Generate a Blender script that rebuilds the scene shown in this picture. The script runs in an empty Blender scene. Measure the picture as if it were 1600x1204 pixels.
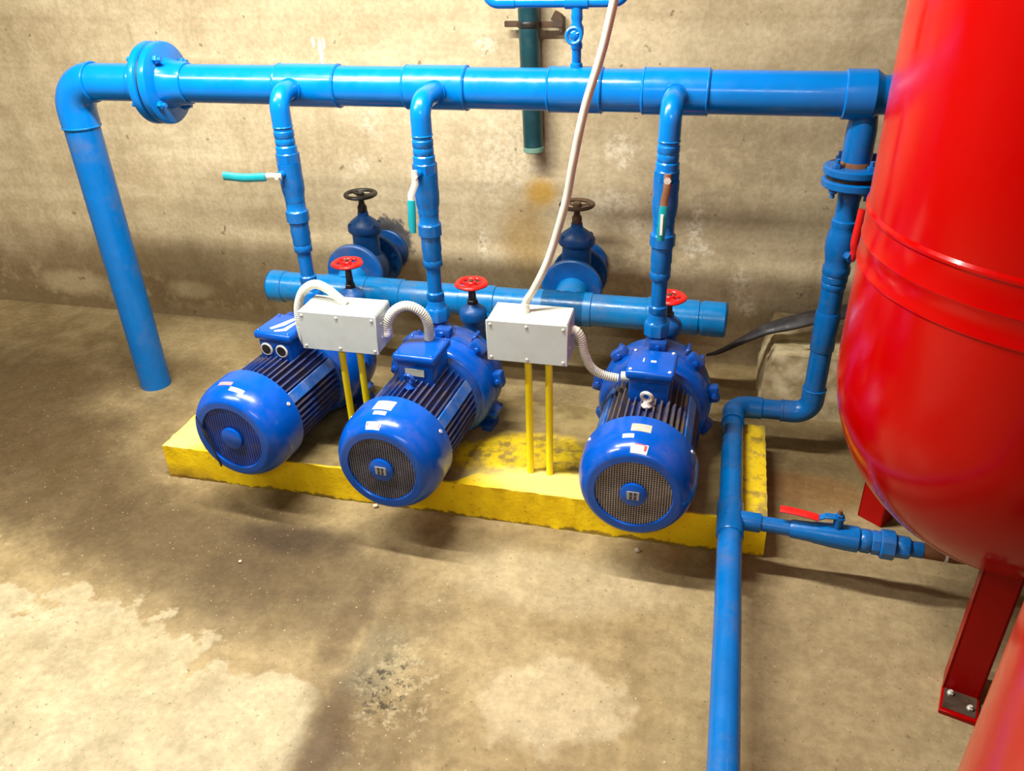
import bpy, bmesh, math, random
from mathutils import Vector, Matrix
from math import sin, cos, pi, radians as rad
random.seed(7)
S = bpy.context.scene
COL = S.collection

# ------------------------------------------------------------------ camera
F, PITCH, ROLL, YAW, CH = 1280.085, .5308, -.0349, .2596, 1.5194
cd = bpy.data.cameras.new('camera'); cam = bpy.data.objects.new('camera', cd); COL.objects.link(cam)
cd.sensor_fit = 'HORIZONTAL'; cd.sensor_width = 36; cd.lens = 36*F/1600; cd.clip_start = .02; cd.clip_end = 60
_r = Vector((cos(YAW), sin(YAW), 0)); _f = Vector((-sin(YAW), cos(YAW), 0)); _u = Vector((0, 0, 1))
_f2 = _f*cos(PITCH)-_u*sin(PITCH); _u2 = _u*cos(PITCH)+_f*sin(PITCH)
_r3 = _r*cos(ROLL)+_u2*sin(ROLL); _u3 = _u2*cos(ROLL)-_r*sin(ROLL)
cam.matrix_world = Matrix(((_r3.x, _u3.x, -_f2.x, 0), (_r3.y, _u3.y, -_f2.y, 0), (_r3.z, _u3.z, -_f2.z, CH), (0, 0, 0, 1)))
S.camera = cam

# ------------------------------------------------------------------ world, lamps, exposure
S.view_settings.view_transform = 'Standard'; S.view_settings.look = 'None'
S.view_settings.gamma = 1; S.view_settings.use_curve_mapping = False
S.view_settings.exposure = 0.3
W = bpy.data.worlds.new('world'); S.world = W; W.use_nodes = True
W.node_tree.nodes['Background'].inputs[0].default_value = (.9, .85, .75, 1)
W.node_tree.nodes['Background'].inputs[1].default_value = .02
def lamp(name, loc, sx, sy, power, col=(1, .975, .90), rz=0, tilt=(0, 0)):
    l = bpy.data.lights.new(name, 'AREA'); l.shape = 'RECTANGLE'; l.size = sx; l.size_y = sy
    l.energy = power; l.color = col
    o = bpy.data.objects.new(name, l); COL.objects.link(o); o.location = loc; o.rotation_euler = (tilt[0], tilt[1], rz)
    return o
lamp('ceiling_tube_light', (-1.05, 1.52, 2.28), 1.25, .07, 84)
lamp('ceiling_tube_light', (-2.15, 1.00, 2.30), 1.25, .07, 48)
lamp('ceiling_tube_light', (.20, -.90, 2.30), 1.25, .07, 30)

# ------------------------------------------------------------------ mesh builder
def frame(d):
    d = Vector(d).normalized()
    a = Vector((0, 0, 1)) if abs(d.z) < .9 else Vector((0, 1, 0))
    x = a.cross(d).normalized(); return x, d.cross(x), d
ABS = {}
class MB:
    def __init__(s): s.v = []; s.f = []
    def add(s, vs, fs):
        o = len(s.v); s.v += [tuple(v) for v in vs]; s.f += [tuple(i+o for i in f) for f in fs]; return s
    def lathe(s, prof, A, d, seg=32, caps=(True, True), ph=0.0):
        x, y, d = frame(d); A = Vector(A); vs = []; fs = []
        for r, t in prof:
            for k in range(seg):
                a = 2*pi*k/seg+ph; vs.append(A+d*t+x*(r*cos(a))+y*(r*sin(a)))
        for i in range(len(prof)-1):
            for k in range(seg):
                k2 = (k+1) % seg
                fs.append((i*seg+k, i*seg+k2, (i+1)*seg+k2, (i+1)*seg+k))
        if caps[0]: fs.append(tuple(range(seg))[::-1])
        if caps[1]: fs.append(tuple((len(prof)-1)*seg+k for k in range(seg)))
        return s.add(vs, fs)
    def cyl(s, A, B, r, seg=24, r2=None, bev=0):
        A = Vector(A); B = Vector(B); L = (B-A).length; r2 = r if r2 is None else r2
        pr = [(r, 0), (r2, L)] if not bev else [(r-bev, 0), (r, bev), (r2, L-bev), (r2-bev, L)]
        return s.lathe(pr, A, B-A, seg)
    def hexnut(s, A, d, r, h, seg=6, ph=0.0):
        b = min(r*.1, h*.2)
        return s.lathe([(r-b, 0), (r, b), (r, h-b), (r-b, h)], A, d, seg, ph=ph)
    def tube(s, pts, r, seg=16, caps=True, flat=None):
        P = [Vector(p) for p in pts]
        if not isinstance(r, (list, tuple)): P = [p for i, p in enumerate(P) if i == 0 or (p-P[i-1]).length > 1e-5]
        n = len(P); R = r if isinstance(r, (list, tuple)) else [r]*n
        T = [(P[min(i+1, n-1)]-P[max(i-1, 0)]).normalized() for i in range(n)]
        x, y, _ = frame(T[0]); vs = []; fs = []
        for i in range(n):
            if i:
                q = T[i-1].rotation_difference(T[i]); x = q @ x
            x = (x-T[i]*x.dot(T[i])).normalized(); y = T[i].cross(x)
            for k in range(seg):
                a = 2*pi*k/seg; vs.append(P[i]+x*(R[i]*cos(a))+y*(R[i]*sin(a)*(flat or 1)))
        for i in range(n-1):
            for k in range(seg):
                k2 = (k+1) % seg; fs.append((i*seg+k, i*seg+k2, (i+1)*seg+k2, (i+1)*seg+k))
        if caps: fs += [tuple(range(seg))[::-1], tuple((n-1)*seg+k for k in range(seg))]
        return s.add(vs, fs)
    def torus(s, c, ax, R, r, seg=36, rs=10, sq=1.0):
        x, y, d = frame(ax); c = Vector(c); vs = []; fs = []
        for i in range(seg):
            a = 2*pi*i/seg; e = x*cos(a)+y*sin(a)
            for k in range(rs):
                b = 2*pi*k/rs; vs.append(c+e*(R+r*cos(b))+d*(r*sq*sin(b)))
        for i in range(seg):
            for k in range(rs):
                i2 = (i+1) % seg; k2 = (k+1) % rs; fs.append((i*rs+k, i2*rs+k, i2*rs+k2, i*rs+k2))
        return s.add(vs, fs)
    def box(s, c, sz, rot=None, bev=0.0, seg=1):
        bm = bmesh.new(); bmesh.ops.create_cube(bm, size=1)
        for v in bm.verts: v.co = Vector((v.co.x*sz[0], v.co.y*sz[1], v.co.z*sz[2]))
        if bev: bmesh.ops.bevel(bm, geom=bm.edges[:], offset=bev, segments=seg, affect='EDGES', profile=.5)
        M = (rot.to_4x4() if rot else Matrix.Identity(4)); c = Vector(c)
        bm.verts.index_update()
        s.add([M @ v.co + c for v in bm.verts], [[v.index for v in f.verts] for f in bm.faces]); bm.free(); return s
    def prism(s, poly, z0, z1, M=None):
        n = len(poly); vs = [Vector((x, y, z0)) for x, y in poly]+[Vector((x, y, z1)) for x, y in poly]
        if M: vs = [M @ v for v in vs]
        return s.add(vs, [tuple(range(n))[::-1], tuple(range(n, 2*n))]+[(i, (i+1) % n, n+(i+1) % n, n+i) for i in range(n)])
    def build(s, name, mat, parent=None, label=None, kind=None, smooth=38, loc=None):
        off = Vector(loc) if loc else Vector((0, 0, 0))
        if parent is not None:
            top = parent
            while top.parent: top = top.parent
            if top.name in ABS: off = top.location.copy()
        me = bpy.data.meshes.new(name); me.from_pydata([Vector(v)-off for v in s.v], [], s.f)
        bm = bmesh.new(); bm.from_mesh(me); bmesh.ops.recalc_face_normals(bm, faces=bm.faces[:]); bm.to_mesh(me); bm.free()
        me.polygons.foreach_set('use_smooth', [True]*len(me.polygons))
        me.set_sharp_from_angle(angle=rad(smooth)); me.materials.append(mat)
        o = bpy.data.objects.new(name, me); COL.objects.link(o)
        if parent is not None: o.parent = parent
        else: o.location = off
        if label: o['label'] = label
        if kind: o['kind'] = kind
        return o
def thing(name, label, cat, loc=(0, 0, 0), rz=0, group=None, absolute=True):
    o = bpy.data.objects.new(name, None); COL.objects.link(o); o.location = loc; o.rotation_euler = (0, 0, rz)
    o.empty_display_size = .1
    o['label'] = label; o['category'] = cat
    if group: o['group'] = group
    if absolute: ABS[o.name] = 1
    return o
def tag(o, label, cat, group=None):
    o['label'] = label; o['category'] = cat
    if group: o['group'] = group
    return o
def arc(c, e1, e2, R, n=8, a0=0, a1=pi/2):
    c = Vector(c); e1 = Vector(e1); e2 = Vector(e2)
    return [c+e1*(R*cos(a0+(a1-a0)*i/n))+e2*(R*sin(a0+(a1-a0)*i/n)) for i in range(n+1)]
def spline(pts, n=10):
    P = [Vector(p) for p in pts]; P = [P[0]*2-P[1]]+P+[P[-1]*2-P[-2]]; out = []
    for i in range(1, len(P)-2):
        for k in range(n):
            t = k/n; a, b, c, d = P[i-1:i+3]
            out.append(.5*((2*b)+(c-a)*t+(2*a-5*b+4*c-d)*t*t+(3*b-a-3*c+d)*t**3))
    return out+[P[-2]]

# ------------------------------------------------------------------ materials
class G:
    def __init__(s, name):
        s.m = bpy.data.materials.new(name); s.m.use_nodes = True; s.t = s.m.node_tree
        s.b = s.t.nodes['Principled BSDF']; s.co = s.t.nodes.new('ShaderNodeTexCoord').outputs['Object']
    def n(s, t): return s.t.nodes.new(t)
    def put(s, sock, v):
        if hasattr(v, 'is_linked') or isinstance(v, bpy.types.NodeSocket): s.t.links.new(v, sock)
        elif isinstance(v, (tuple, list)) and len(v) == 3 and sock.type == 'RGBA': sock.default_value = (*v, 1)
        else: sock.default_value = v
    def noise(s, sc, det=4, ro=.55, vec=None, out=0):
        n = s.n('ShaderNodeTexNoise'); n.inputs['Scale'].default_value = sc; n.inputs['Detail'].default_value = det
        n.inputs['Roughness'].default_value = ro; s.put(n.inputs['Vector'], vec or s.co); return n.outputs[out]
    def math(s, op, a, b=0.0, clamp=False):
        n = s.n('ShaderNodeMath'); n.operation = op; n.use_clamp = clamp; s.put(n.inputs[0], a); s.put(n.inputs[1], b); return n.outputs[0]
    def vm(s, op, a, b):
        n = s.n('ShaderNodeVectorMath'); n.operation = op; s.put(n.inputs[0], a); s.put(n.inputs[1], b); return n.outputs['Value' if op == 'LENGTH' else 'Vector']
    def ss(s, x, a, b, lo=0.0, hi=1.0):
        n = s.n('ShaderNodeMapRange'); n.interpolation_type = 'SMOOTHSTEP'
        for i, v in enumerate((x, a, b, lo, hi)): s.put(n.inputs[i], v)
        return n.outputs[0]
    def mix(s, f, a, b, mode='MIX'):
        n = s.n('ShaderNodeMix'); n.data_type = 'RGBA'; n.blend_type = mode
        s.put(n.inputs[0], f); s.put(n.inputs[6], a); s.put(n.inputs[7], b); return n.outputs[2]
    def xyz(s, v=None):
        n = s.n('ShaderNodeSeparateXYZ'); s.put(n.inputs[0], v or s.co); return n.outputs
    def blob(s, c, r, w, amt=.8, a=.75, b=1.1):
        d = s.vm('MULTIPLY', s.vm('SUBTRACT', s.co, c), tuple(1/x for x in r))
        l = s.vm('LENGTH', d, (0, 0, 0))
        l = s.math('ADD', l, s.math('MULTIPLY', s.math('SUBTRACT', w, .5), amt))
        return s.ss(l, a, b, 1.0, 0.0)
    def bump(s, h, st, d=.01):
        n = s.n('ShaderNodeBump'); n.inputs['Strength'].default_value = st; n.inputs['Distance'].default_value = d
        s.put(n.inputs['Height'], h); s.put(s.b.inputs['Normal'], n.outputs[0])
    def out(s, col, rough=.5, metal=0.0, spec=None):
        s.put(s.b.inputs['Base Color'], col); s.put(s.b.inputs['Roughness'], rough); s.put(s.b.inputs['Metallic'], metal)
        if spec is not None: s.b.inputs['Specular IOR Level'].default_value = spec
        return s.m
def paint(name, col, rough=.3, var=.12, dust=0.0, dcol=(.16, .11, .06), metal=0.0, bump=.15, coat=0.0, dsc=9, spec=.5):
    g = G(name); n = g.noise(14, 4)
    c = g.mix(g.ss(n, .35, .7), tuple(x*(1-var) for x in col), tuple(min(1, x*(1+var)) for x in col))
    r = g.ss(g.noise(30, 3), .3, .7, rough*.8, min(1, rough*1.25))
    if dust:
        m = g.math('MULTIPLY', g.ss(g.noise(dsc, 6, .7), .5-.3*dust, .85-.3*dust), min(1, .4+dust))
        c = g.mix(m, c, dcol); r = g.math('ADD', r, g.math('MULTIPLY', m, .4), True)
    g.bump(g.noise(60, 3), bump, .0015)
    g.b.inputs['Coat Weight'].default_value = coat; g.b.inputs['Coat Roughness'].default_value = .08
    return g.out(c, r, metal, spec)
M = {}
M['header'] = paint('header_blue_paint', (.0, .165, .55), .22, .05, coat=.1, spec=.4)
M['pipe'] = paint('pipe_blue_paint', (.0, .125, .42), .28, .06, .03, spec=.4)
M['manifold'] = paint('manifold_blue_paint', (.001, .165, .44), .26, .08, .06, spec=.45)
M['valve'] = paint('valve_blue_paint', (.001, .075, .28), .38, .15, .12, spec=.4)
M['pump'] = paint('pump_blue_paint', (.0, .072, .42), .2, .05, .02, coat=.05, spec=.35)
M['cast'] = paint('casting_blue_paint', (.0, .055, .30), .3, .12, .12, spec=.4)
M['fin'] = paint('dusty_fin_paint', (.002, .032, .20), .5, .2, .5, (.085, .06, .038), dsc=16)
M['finbrown'] = paint('brown_dusty_fin_paint', (.004, .03, .17), .5, .2, .75, (.105, .072, .038), dsc=14)
M['pad'] = paint('dusty_pad_paint', (.004, .085, .36), .35, .12, .3, (.25, .25, .24))
M['redtank'] = paint('tank_red_paint', (.43, .0, .0), .16, .0, bump=.0, spec=.25)
M['redleg'] = paint('leg_red_paint', (.34, .0, .0), .35, .06, .0, spec=.2)
M['redwheel'] = paint('wheel_red_paint', (.80, .012, .01), .35, .06)
M['black'] = paint('black_paint', (.012, .010, .009), .4, .2, .1)
M['darkiron'] = paint('rusty_dark_iron', (.05, .03, .018), .6, .3, .4, (.16, .08, .03))
M['yellow'] = paint('yellow_post_paint', (.98, .77, .0), .4, .05, .03)
M['steel'] = paint('zinc_steel', (.70, .68, .63), .35, .08, metal=.35)
M['grey'] = paint('grey_box_paint', (.46, .50, .49), .4, .04, .05, (.3, .27, .2))
M['greydark'] = paint('grey_box_side', (.42, .42, .39), .45, .05)
M['boxtop'] = paint('stained_box_lid', (.70, .71, .64), .4, .05, .22, (.30, .30, .25), dsc=22)
M['conduit'] = paint('conduit_plastic', (.62, .62, .54), .45, .06, .06)
M['metalhose'] = paint('flexible_metal_conduit', (.62, .61, .52), .38, .06, .05, metal=.15)
M['teal'] = paint('teal_grip', (.0, .30, .36), .35, .08, .05)
M['rust'] = paint('rusty_pipe', (.22, .085, .03), .7, .35, .25, (.10, .05, .025))
M['plate'] = paint('nameplate_alloy', (.52, .52, .42), .4, .12, .15, (.36, .34, .26), metal=.3, dsc=60)
M['emblem'] = paint('dull_emblem_metal', (.30, .29, .27), .4, .1, .1)
M['white'] = paint('white_sticker', (.86, .84, .80), .4, .02)
M['redprint'] = paint('red_print', (.75, .06, .05), .4, .02)
M['pink'] = paint('pink_sticker', (.80, .22, .22), .4, .05)
M['green'] = paint('dark_green_pipe', (.006, .048, .060), .36, .15, .1, (.03, .06, .06))
M['greenend'] = paint('worn_green_end', (.13, .30, .24), .5, .2, .2)
M['mesh'] = paint('grille_wire', (.34, .29, .25), .35, .25, .2)
M['meshgrey'] = paint('grille_grey_wire', (.15, .15, .20), .35, .3, .15)
M['meshblue'] = paint('grille_blue_wire', (.002, .035, .26), .4, .3, .1)
M['dark'] = paint('grille_dark', (.03, .03, .05), .7, .3, .2)
M['rubber'] = paint('black_rubber', (.018, .017, .022), .5, .3, .2, (.10, .09, .08))
M['stone'] = paint('pale_pebble', (.62, .55, .40), .8, .2)

def m_floor():
    g = G('stained_concrete_floor'); w = g.noise(3.2, 7, .62); w2 = g.noise(9, 6, .6); fine = g.noise(55, 5, .65)
    base = g.mix(g.ss(g.noise(2.1, 5), .3, .7), (.27, .195, .092), (.40, .308, .163))
    base = g.mix(g.ss(w2, .35, .7), g.mix(1.0, base, (.80, .78, .74), 'MULTIPLY'), base)
    # damp brown ground to the left and behind, light falloff at left painted in
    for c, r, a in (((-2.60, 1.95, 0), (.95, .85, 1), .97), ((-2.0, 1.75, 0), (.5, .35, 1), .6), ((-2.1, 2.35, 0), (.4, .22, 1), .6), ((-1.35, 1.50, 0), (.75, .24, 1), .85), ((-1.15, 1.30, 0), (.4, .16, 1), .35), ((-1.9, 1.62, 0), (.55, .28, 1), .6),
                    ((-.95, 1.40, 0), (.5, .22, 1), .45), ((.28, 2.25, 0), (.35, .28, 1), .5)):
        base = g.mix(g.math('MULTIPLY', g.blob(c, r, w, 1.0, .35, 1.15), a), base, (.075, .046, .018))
    base = g.mix(g.math('MULTIPLY', g.blob((-1.07, 1.56, 0), (.24, .09, 1), w, .6, .3, 1.1), .75), base, (.028, .014, .005))  # shadow under the leftmost motor painted into the floor colour
    # dry pale ground
    lightc = g.mix(g.ss(w2, .3, .7), (.35, .29, .178), (.445, .38, .245))
    pm = g.blob((-1.55, .72, 0), (.78, .56, 1), w2, 1.0, .90, .98)
    pm = g.math('MAXIMUM', pm, g.blob((-.93, .92, 0), (.21, .20, 1), w2, .9, .88, 1.0))
    pm = g.math('MAXIMUM', pm, g.blob((-.86, 1.06, 0), (.11, .07, 1), w2, 1.2, .85, 1.0))
    base = g.mix(g.math('MULTIPLY', pm, g.ss(g.noise(5, 5), .3, .6, .65, .95)), base, lightc)
    base = g.mix(g.math('MULTIPLY', g.blob((-.86, 1.0, 0), (.10, .16, 1), w2, 1.6, .6, 1.0), .45), base, (.48, .41, .26))
    base = g.mix(g.math('MULTIPLY', g.blob((-.25, 1.18, 0), (.17, .13, 1), w2, 1.5, .8, 1.1), .6), base, (.50, .41, .26))
    base = g.mix(g.math('MULTIPLY', g.blob((-.30, 1.55, 0), (.32, .12, 1), w, 1.0, .5, 1.2), .5), base, (.46, .38, .235))
    base = g.mix(g.math('MULTIPLY', g.blob((.55, 1.45, 0), (.55, .5, 1), w, 1.0, .5, 1.2), .4), base, (.40, .31, .185))
    base = g.mix(g.math('MULTIPLY', g.blob((-2.02, 2.62, 0), (.28, .2, 1), w, 1.0, .4, 1.2), .5), base, (.36, .28, .15))
    # wet streak running to the camera
    for c, r, a in (((-.78, 1.30, 0), (.06, .26, 1), .6), ((-.70, 1.00, 0), (.07, .32, 1), .9), ((-.58, .98, 0), (.17, .3, 1), .55), ((-.63, 1.33, 0), (.12, .1, 1), .4)):
        base = g.mix(g.math('MULTIPLY', g.blob(c, r, w2, .9, .3, 1.15), a), base, (.085, .05, .02))
    grey = g.math('MULTIPLY', g.blob((-.66, 1.20, 0), (.09, .14, 1), w2, 1.2, .4, 1.1), .55)
    base = g.mix(grey, base, (.20, .17, .10))
    base = g.mix(g.math('MULTIPLY', g.math('MULTIPLY', g.blob((-.60, 1.15, 0), (.12, .2, 1), w2, 1.0, .4, 1.1), g.ss(g.noise(30, 6, .75), .52, .6)), .6), base, (.42, .35, .21))
    pit = g.math('MULTIPLY', g.blob((-.62, 1.14, 0), (.09, .12, 1), w2, .8, .4, 1.1), g.ss(g.noise(38, 5, .7), .5, .6))
    base = g.mix(g.math('MULTIPLY', pit, .85), base, (.03, .022, .012))
    orange = g.blob((.30, 2.08, 0), (.3, .1, 1), w, .8, .4, 1.1)
    base = g.mix(g.math('MULTIPLY', orange, .55), base, (.25, .11, .03))
    mot = g.noise(17, 7, .72); base = g.mix(g.ss(mot, .38, .62), g.mix(1.0, base, (.88, .87, .84), 'MULTIPLY'), g.mix(1.0, base, (1.07, 1.07, 1.05), 'MULTIPLY'))
    speck = g.ss(g.noise(120, 2, .5), .70, .74)
    base = g.mix(g.math('MULTIPLY', speck, .5), base, (.72, .62, .42))
    base = g.mix(g.ss(fine, .35, .65), g.mix(1.0, base, (.86, .85, .82), 'MULTIPLY'), base)
    base = g.mix(g.math('MULTIPLY', g.ss(g.noise(80, 2), .66, .7), .4), base, (.06, .045, .02))
    g.bump(g.math('ADD', fine, w2), .35, .004)
    return g.out(base, g.ss(w, .3, .7, .55, .85), spec=.3)
def m_wall():
    g = G('stained_concrete_wall'); x, y, z = g.xyz()
    st = g.vm('MULTIPLY', g.co, (.6, 1, 5)); drip = g.vm('MULTIPLY', g.co, (6, 1, .8))
    w = g.noise(3.0, 7, .62); w2 = g.noise(10, 6, .62); band = g.noise(2.2, 4, .55, st); dr = g.noise(2.0, 5, .6, drip); fine = g.noise(60, 5, .65)
    base = g.mix(g.ss(band, .35, .68), (.58, .475, .305), (.68, .575, .385))
    base = g.mix(g.ss(w, .3, .7), g.mix(1.0, base, (.86, .84, .80), 'MULTIPLY'), base)
    base = g.mix(g.math('MULTIPLY', g.ss(dr, .48, .70), .4), base, (.40, .31, .18))
    mot = g.noise(15, 7, .72); base = g.mix(g.ss(mot, .38, .62), g.mix(1.0, base, (.92, .91, .89), 'MULTIPLY'), g.mix(1.0, base, (1.05, 1.05, 1.05), 'MULTIPLY'))
    # greyer right hand field
    base = g.mix(g.math('MULTIPLY', g.blob((.15, 2.8, .75), (.75, 1, .4), w, .8, .4, 1.2), .5), base, (.36, .29, .175))
    # board marks
    for zz in (1.2, 1.05, .95, .62, .56):
        l = g.math('ABSOLUTE', g.math('SUBTRACT', g.math('ADD', z, g.math('MULTIPLY', band, .02)), zz+.01))
        base = g.mix(g.math('MULTIPLY', g.ss(l, .0, .016, 1.0, 0.0), .10), base, (.25, .18, .09))
    # damp foot of the wall
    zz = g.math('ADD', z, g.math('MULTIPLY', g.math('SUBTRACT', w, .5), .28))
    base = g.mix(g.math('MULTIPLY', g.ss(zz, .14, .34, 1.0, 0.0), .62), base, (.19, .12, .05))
    base = g.mix(g.math('MULTIPLY', g.math('MULTIPLY', g.ss(zz, .22, .46, 1.0, 0.0), g.ss(x, -2.3, -1.5, 1.0, 0.0)), .5), base, (.17, .108, .045))  # stronger damp at left, with the header pipe's shadow painted in
    base = g.mix(g.math('MULTIPLY', g.ss(x, -3.0, -1.7, 1.0, 0.0), .35), base, g.mix(1.0, base, (.62, .55, .45), 'MULTIPLY'))  # light falloff towards the left put into the wall colour
    eff = g.math('MULTIPLY', g.ss(w2, .5, .62), g.ss(g.math('ABSOLUTE', g.math('SUBTRACT', z, .12)), .03, .12, 1.0, 0.0))
    base = g.mix(g.math('MULTIPLY', eff, .55), base, (.48, .38, .22))
    for c, r in (((-2.75, 2.8, .12), (.22, 1, .07)), ((-2.16, 2.8, .13), (.13, 1, .05))):
        base = g.mix(g.math('MULTIPLY', g.blob(c, r, w2, 1.2, .4, 1.1), .7), base, (.50, .40, .235))
    # white efflorescence and scratches
    w3 = g.noise(22, 6, .7); fl = g.ss(g.noise(45, 6, .75), .40, .58)
    for c, r, am, a in (((-.055, 2.8, .445), (.065, 1, .045), 2.0, 1.0), ((-.065, 2.8, .53), (.035, 1, .10), 2.0, .9), ((.10, 2.8, .32), (.05, 1, .08), 2.0, .8), ((.14, 2.8, .24), (.05, 1, .05), 2.0, .6),
                        ((-.33, 2.8, .78), (.07, 1, .09), 2.2, .6), ((-.84, 2.8, .42), (.03, 1, .10), 1.6, .7), ((-.80, 2.8, 1.12), (.05, 1, .06), 1.8, .6), ((-.28, 2.8, .52), (.14, 1, .05), 2.0, .5),
                        ((-1.24, 2.8, .86), (.06, 1, .09), 2.4, .5), ((-.36, 2.8, .60), (.12, 1, .06), 2.0, .5), ((-1.3, 2.8, .70), (.05, 1, .05), 2.4, .4), ((-.75, 2.8, .75), (.2, 1, .2), 2.0, .35)):
        base = g.mix(g.math('MULTIPLY', g.math('MULTIPLY', g.blob(c, r, w3, am, .25, 1.05), fl), a), base, (.86, .79, .62))
    for c, r, am, a in (((-1.40, 2.8, 1.09), (.010, 1, .055), .8, .9), ((-1.425, 2.8, 1.125), (.008, 1, .022), .6, .8), ((-1.385, 2.8, 1.12), (.007, 1, .025), .6, .7)):
        base = g.mix(g.math('MULTIPLY', g.blob(c, r, w3, am, .5, 1.0), a), base, (.90, .84, .70))
    # dark paint smears round the left wall collar
    base = g.mix(g.math('MULTIPLY', g.blob((-1.225, 2.8, .40), (.105, 1, .115), w3, 1.0, .8, 1.0), .85), base, (.02, .035, .07))
    for c, r in (((.1, 2.8, .95), (.5, 1, .12)), ((.0, 2.8, .72), (.45, 1, .2)), ((-.2, 2.8, .4), (.35, 1, .2))):
        base = g.mix(g.math('MULTIPLY', g.math('MULTIPLY', g.blob(c, r, w, 1.2, .3, 1.2), g.ss(g.noise(14, 7, .72), .42, .6)), .45), base, (.27, .215, .13))
    # rust seep under the drain pipe
    base = g.mix(g.math('MULTIPLY', g.blob((-.615, 2.8, .62), (.075, 1, .07), w, .7, .2, 1.1), .85), base, (.55, .31, .045))
    base = g.mix(g.math('MULTIPLY', g.blob((-.66, 2.8, .44), (.13, 1, .18), w, .8, .3, 1.15), .65), base, (.40, .25, .07))
    base = g.mix(g.math('MULTIPLY', g.blob((-.36, 2.8, .45), (.10, 1, .16), w2, .9, .3, 1.15), .5), base, (.20, .135, .06))
    base = g.mix(g.math('MULTIPLY', g.ss(g.noise(24, 3, .5), .70, .75), .6), base, (.12, .08, .04))
    base = g.mix(g.ss(fine, .35, .65), g.mix(1.0, base, (.90, .89, .87), 'MULTIPLY'), base)
    g.bump(g.math('ADD', g.math('MULTIPLY', fine, .5), w2), .45, .006)
    return g.out(base, .85, spec=.2)
def m_plain(name, a, b, sc=3):
    g = G(name); n = g.noise(sc, 6, .6); g.bump(g.noise(40, 4), .3, .004); return g.out(g.mix(g.ss(n, .3, .7), a, b), .85, spec=.2)
def m_plinth():
    g = G('worn_yellow_concrete'); x, y, z = g.xyz(); w = g.noise(6, 7, .65); w2 = g.noise(22, 5, .65)
    yel = g.mix(g.ss(w2, .3, .7), (.84, .56, .002), (.92, .66, .006))
    bare = g.mix(g.ss(w, .3, .7), (.115, .075, .028), (.30, .225, .095))
    yy = g.math('ADD', y, g.math('MULTIPLY', g.math('SUBTRACT', w, .5), .03))
    mid = g.math('MULTIPLY', g.ss(x, -.66, -.58), g.ss(x, -.14, -.06, 1.0, 0.0))
    yy = g.math('SUBTRACT', yy, g.math('MULTIPLY', mid, .055))
    top = g.ss(z, .112, .117)
    inner = g.math('MULTIPLY', top, g.ss(yy, 1.749, 1.760))
    # yellow survives in patches around the second box and towards both ends
    keep = g.math('MAXIMUM', g.blob((-.42, 1.90, .12), (.34, .16, 1), w, 1.4, .5, 1.0), g.blob((.175, 1.97, .12), (.045, .35, 1), w, .8, .6, 1.1))
    keep = g.math('MAXIMUM', keep, g.blob((-1.52, 1.9, .12), (.10, .3, 1), w, .5, .6, 1.1))
    keep = g.math('MULTIPLY', keep, g.ss(w2, .36, .56, .2, .85))
    c = g.mix(g.math('MULTIPLY', inner, g.math('SUBTRACT', 1.0, keep)), yel, bare)
    pale = g.math('MULTIPLY', top, g.math('MAXIMUM', g.blob((-1.56, 1.82, .12), (.14, .12, 1), w, .5, .5, 1.0), g.blob((-.36, 1.80, .12), (.3, .07, 1), w, .9, .5, 1.1)))
    c = g.mix(g.math('MULTIPLY', pale, .55), c, (.74, .62, .26))
    ch = g.math('ADD', z, g.math('MULTIPLY', g.math('SUBTRACT', w2, .5), .05))
    c = g.mix(g.math('MULTIPLY', g.ss(ch, .004, .012, 1.0, 0.0), .8), c, (.12, .075, .025))
    c = g.mix(g.math('MULTIPLY', g.blob((-1.6, 1.7, .0), (.25, .4, .06), w, .8, .3, 1.1), .6), c, (.22, .12, .02))
    c = g.mix(g.math('MULTIPLY', g.ss(g.noise(70, 3), .66, .7), .45), c, (.10, .07, .03))
    g.bump(g.math('ADD', w2, w), .4, .006)
    return g.out(c, .6, spec=.3)
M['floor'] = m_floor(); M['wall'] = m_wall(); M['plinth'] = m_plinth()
M['plainwall'] = m_plain('plain_concrete', (.26, .225, .165), (.36, .31, .23))
M['block'] = m_plain('rough_concrete', (.30, .225, .11), (.60, .50, .31), 18)

# ------------------------------------------------------------------ setting
def struct(name, mb, mat, label=None):
    o = mb.build(name, mat, smooth=30); o['kind'] = 'structure'
    if label: o['label'] = label
    return o
X0, X1, Y0, Y1, ZC = -4.2, 2.6, -2.6, 2.819, 2.9
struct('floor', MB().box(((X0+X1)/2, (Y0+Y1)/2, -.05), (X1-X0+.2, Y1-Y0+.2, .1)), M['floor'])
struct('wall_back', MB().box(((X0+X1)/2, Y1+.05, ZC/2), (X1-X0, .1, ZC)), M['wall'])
struct('wall_left', MB().box((X0-.05, (Y0+Y1)/2, ZC/2), (.1, Y1-Y0, ZC)), M['plainwall'])
struct('wall_right', MB().box((X1+.05, (Y0+Y1)/2, ZC/2), (.1, Y1-Y0, ZC)), M['plainwall'])
struct('wall_front', MB().box(((X0+X1)/2, Y0-.05, ZC/2), (X1-X0, .1, ZC)), M['plainwall'])
struct('ceiling', MB().box(((X0+X1)/2, (Y0+Y1)/2, ZC+.05), (X1-X0+.2, Y1-Y0+.2, .1)), M['plainwall'])

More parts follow.
